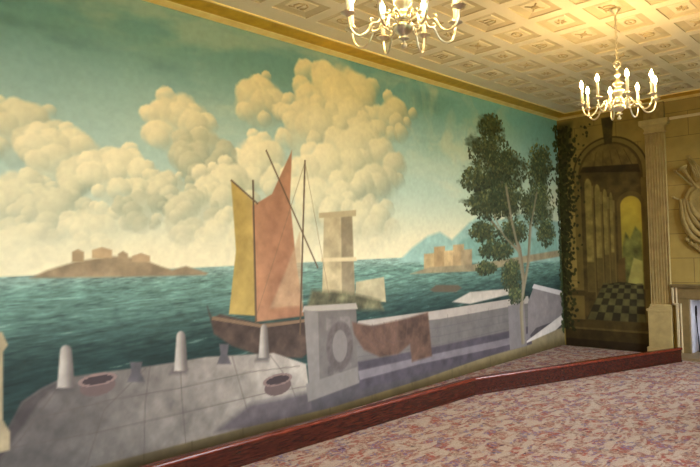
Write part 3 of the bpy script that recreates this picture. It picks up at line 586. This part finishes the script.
m = MB(); m.box((-0.09, -0.77, 0.94), (0.0, 0.77, 0.965)); m.box((-0.11, -0.785, 0.965), (0.0, 0.785, 0.98)); m.build('mantel_shelf', M['surround'], t, 0.003)
for y in (0.545, -0.559): m = MB(); m.box((0.0, y, 0.05), (0.415, y+0.014, 0.779)); m.build('side_lining', M['tile'], t)
m = MB(); m.box((0.405, -0.545, 0.05), (0.418, 0.545, 0.779)); m.build('fireback', M['tile'], t)
m = MB(); m.box((-0.42, -0.68, 0.013), (-0.0005, 0.68, 0.05)); m.box((0.0, -0.559, 0.0), (0.415, 0.559, 0.05)); m.build('hearth', M['hearth'], t, 0.004)
g = thing('fire_grate', 'black iron basket grate standing on the hearth inside the fireplace', 'grate', (0.22, -2.35, 0.05))
m = MB()
for k in range(11): m.tube([(-0.12, -0.36+0.072*k, 0.06), (-0.13, -0.36+0.072*k, 0.22)], 0.008, 6)
for z in (0.07, 0.21): m.tube([(0.12, -0.38, z), (-0.125, -0.38, z), (-0.125, 0.38, z), (0.12, 0.38, z)], 0.010, 6)
for k in range(9): m.tube([(-0.12, -0.32+0.08*k, 0.06), (0.12, -0.32+0.08*k, 0.06)], 0.008, 6)
m.build('basket', M['iron'], g)
for sx, sy in ((-1, -1), (-1, 1), (1, -1), (1, 1)):
    m = MB(); m.tube([(sx*0.11, sy*0.34, 0.0), (sx*0.115, sy*0.36, 0.06)], [0.014, 0.010], 6); m.build('leg', M['iron'], g)
for s in (-1, 1): m = MB(); m.lathe([(0.03, 0.0), (0.012, 0.02), (0.012, 0.25), (0.022, 0.27), (0.012, 0.29), (0.024, 0.32), (0.004, 0.345)], (-0.13, s*0.40, 0), 10); m.build('finial_post', M['iron'], g)
p = thing('poker', 'dark iron poker leaning on the white side lining of the hearth', 'fire iron', (0.10, -1.86, 0.05))
m = MB(); m.tube([(0.0, 0.0, 0.008), (0.06, 0.043, 0.50)], 0.008, 8); m.build('shaft', M['iron'], p)
m = MB(); m.tube([(0.06, 0.042, 0.49), (0.064, 0.0425, 0.53), (0.072, 0.043, 0.60), (0.074, 0.043, 0.63)], [0.010, 0.014, 0.014, 0.006], 8); m.build('handle', M['iron'], p)

# ------------------------------------------------------------------ carpet and barrier
m = MB(); m.box((XW+0.02, YS+0.02, 0.0), (-0.085, -0.012, 0.012)); tag(m.build('carpet', M['carpet']), 'faded red, blue and beige floral carpet covering the whole floor', 'carpet')
def barrier():
    root = thing('barrier', 'low polished mahogany barrier set on the carpet in front of the mural', 'barrier', (-3.61, -0.66, 0.012))
    pts = [(-8.9, -0.335), (-6.92, -0.448), (-3.61, -0.665), (-0.50, -1.80)]; o = root.location
    H = 0.185; T = 0.028
    def off(d):
        out = []
        for i, p in enumerate(pts):
            P = Vector(p); ns = []
            for a, b in ((i-1, i), (i, i+1)):
                if a >= 0 and b < len(pts): e = (Vector(pts[b])-Vector(pts[a])).normalized(); ns.append(Vector((-e.y, e.x)))
            n = sum(ns, Vector((0, 0))); n.normalize(); k = d/max(0.5, n.dot(ns[0])); out.append(P+n*k)
        return out
    def sweep(name, prof, i, mat, gap=0.0):
        A, B = [], []
        for d, z in prof:
            q = off(d); a, b = q[i], q[i+1]; e = (b-a).normalized()*gap
            A.append((a.x+e.x-o.x, a.y+e.y-o.y, z)); B.append((b.x-e.x-o.x, b.y-e.y-o.y, z))
        m = MB(); m.rings([A, B], 0, False); return m.build(name, mat, root)
    for i in range(3):
        sweep('board', [(0, 0), (0, H-0.03), (T, H-0.03), (T, 0)], i, M['mahogany'], 0.0005)
        rp = [(-0.014, H-0.030), (-0.019, H-0.024), (-0.020, H-0.014), (-0.016, H-0.005), (-0.008, H), (0.040, H), (0.048, H-0.006), (0.048, H-0.030)]
        sweep('top_rail', rp, i, M['rail'], 0.0005)
        sweep('skirting_bead', [(-0.007, 0), (-0.007, 0.018), (-0.003, 0.024), (-0.0005, 0.024), (-0.0005, 0)], i, M['mahogany'], 0.0005)
barrier()

# ------------------------------------------------------------------ chandeliers
def chandelier_proto():
    root = thing('chandelier', '', 'chandelier', (0, 0, 0), 'lit candle chandeliers')     # origin at the bottom of the finial
    m = MB()
    m.lathe([(0.002, 0.0), (0.012, 0.004), (0.016, 0.014), (0.012, 0.026), (0.006, 0.032), (0.008, 0.040), (0.026, 0.046), (0.028, 0.052), (0.014, 0.058), (0.018, 0.066), (0.040, 0.082), (0.052, 0.100), (0.056, 0.112), (0.050, 0.120), (0.040, 0.126), (0.030, 0.130)], n=24)
    m.build('bowl', M['silver'], root)
    m = MB()
    m.lathe([(0.030, 0.128), (0.044, 0.134), (0.046, 0.158), (0.040, 0.168), (0.026, 0.178), (0.024, 0.196), (0.034, 0.212), (0.046, 0.232), (0.048, 0.248), (0.038, 0.262), (0.020, 0.274), (0.022, 0.284), (0.036, 0.296), (0.042, 0.308), (0.036, 0.320), (0.018, 0.334), (0.014, 0.356), (0.020, 0.370), (0.027, 0.384), (0.020, 0.398), (0.011, 0.408), (0.009, 0.432), (0.014, 0.438), (0.010, 0.446), (0.004, 0.450)], n=24)
    m.build('stem', M['silver'], root)
    m = MB(); m.tube([(0, 0.026*math.cos(a), 0.474+0.028*math.sin(a)) for a in np.linspace(0, 2*math.pi, 21)[:-1]], 0.0065, 8, 0, True); m.build('hanging_ring', M['silver'], root)
    m = MB(); zt = 0.940; z = 0.508; k = 0
    while z < zt-0.012:
        ax = (1, 0) if k % 2 else (0, 1)
        m.tube([(ax[0]*0.009*math.cos(a), ax[1]*0.009*math.cos(a), z+0.0165*math.sin(a)) for a in np.linspace(0, 2*math.pi, 13)[:-1]], 0.0036, 6, 0, True); z += 0.0245; k += 1
    m.build('chain', M['silver'], root)
    m = MB(); m.lathe([(0.003, 0.898), (0.010, 0.903), (0.012, 0.913), (0.030, 0.921), (0.042, 0.931), (0.046, 0.945)], n=20); m.build('ceiling_rose', M['silver'], root)
    first = None
    R = 0.292; ZP = 0.150
    for k in range(8):
        a = k*math.pi/4
        if first is None:
            m = MB()
            pts = spl([(0.042, 0, 0.148), (0.075, 0, 0.172), (0.105, 0, 0.170), (0.118, 0, 0.146), (0.102, 0, 0.122), (0.082, 0, 0.128), (0.080, 0, 0.146), (0.094, 0, 0.152)], 6)
            m.tube(pts, 0.0052, 7)
            pts = spl([(0.118, 0, 0.150), (0.138, 0, 0.122), (0.165, 0, 0.118), (0.178, 0, 0.100), (0.198, 0, 0.066), (0.232, 0, 0.048), (0.268, 0, 0.064), (0.286, 0, 0.100), (R, 0, ZP-0.012)], 6)
            m.tube(pts, [0.0062]*len(pts), 8)
            m.tube(spl([(0.165, 0, 0.118), (0.176, 0, 0.130), (0.170, 0, 0.142), (0.158, 0, 0.138)], 5), 0.004, 6)
            m.tube(spl([(0.045, 0, 0.120), (0.066, 0, 0.104), (0.084, 0, 0.108), (0.090, 0, 0.124), (0.102, 0, 0.122)], 5), 0.004, 6)
            arm = m.build('arm', M['silver'], root); first = arm
            m = MB(); m.lathe([(0.004, ZP-0.016), (0.010, ZP-0.012), (0.016, ZP-0.004), (0.036, ZP+0.004), (0.037, ZP+0.007), (0.017, ZP+0.005), (0.014, ZP+0.008), (0.016, ZP+0.022), (0.011, ZP+0.024)], (R, 0, 0), 18); m.build('drip_pan', M['silver'], arm)
            m = MB(); m.lathe([(0.0112, ZP+0.020), (0.0112, ZP+0.134), (0.009, ZP+0.138), (0.004, ZP+0.139)], (R, 0, 0), 14); m.build('candle', M['candle'], arm)
            m = MB(); m.lathe([(0.004, ZP+0.138), (0.010, ZP+0.144), (0.0155, ZP+0.158), (0.0140, ZP+0.172), (0.007, ZP+0.190), (0.001, ZP+0.204)], (R, 0, 0), 14); m.build('flame', M['flame'], arm)
        else:
            arm = first.copy(); COL.objects.link(arm); arm.parent = root; arm.rotation_euler = (0, 0, a)
            for ch in list(first.children): c = ch.copy(); COL.objects.link(c); c.parent = arm
    return root
def copy_tree(o, parent=None):
    c = o.copy(); COL.objects.link(c)
    if parent: c.parent = parent
    for ch in list(o.children): copy_tree(ch, c)
    return c
ch1 = chandelier_proto(); ch2 = copy_tree(ch1)
ch1.location = (-6.76, -2.35, 2.600); ch1.rotation_euler = (0, 0, math.radians(16))
ch1['label'] = 'nearer chandelier of lit candles, cut off by the top edge, in front of the mural'
ch2.location = (-3.875, -2.35, 2.622); ch2.rotation_euler = (0, 0, math.radians(33))
ch2['label'] = 'farther chandelier of lit candles hanging whole on its chain near the end wall'

# ------------------------------------------------------------------ daylight
wd = bpy.data.worlds.new('daylight'); SC.world = wd; wd.use_nodes = True; nt = wd.node_tree
bg = nt.nodes['Background']; tc = nt.nodes.new('ShaderNodeTexCoord'); sp = nt.nodes.new('ShaderNodeSeparateXYZ'); rp = nt.nodes.new('ShaderNodeValToRGB')
nt.links.new(tc.outputs['Generated'], sp.inputs[0]); mr = nt.nodes.new('ShaderNodeMapRange'); mr.inputs['From Min'].default_value = -0.1; mr.inputs['From Max'].default_value = 0.6
nt.links.new(sp.outputs['Z'], mr.inputs['Value']); nt.links.new(mr.outputs['Result'], rp.inputs['Fac'])
rp.color_ramp.elements[0].color = (0.90, 0.95, 1.0, 1); rp.color_ramp.elements[1].color = (0.86, 0.95, 1.06, 1)
nt.links.new(rp.outputs['Color'], bg.inputs['Color']); bg.inputs['Strength'].default_value = 27.0

vs = SC.view_settings; vs.view_transform = 'Standard'; vs.look = 'None'; vs.gamma = 1.0; vs.use_curve_mapping = False; vs.exposure = 0.0
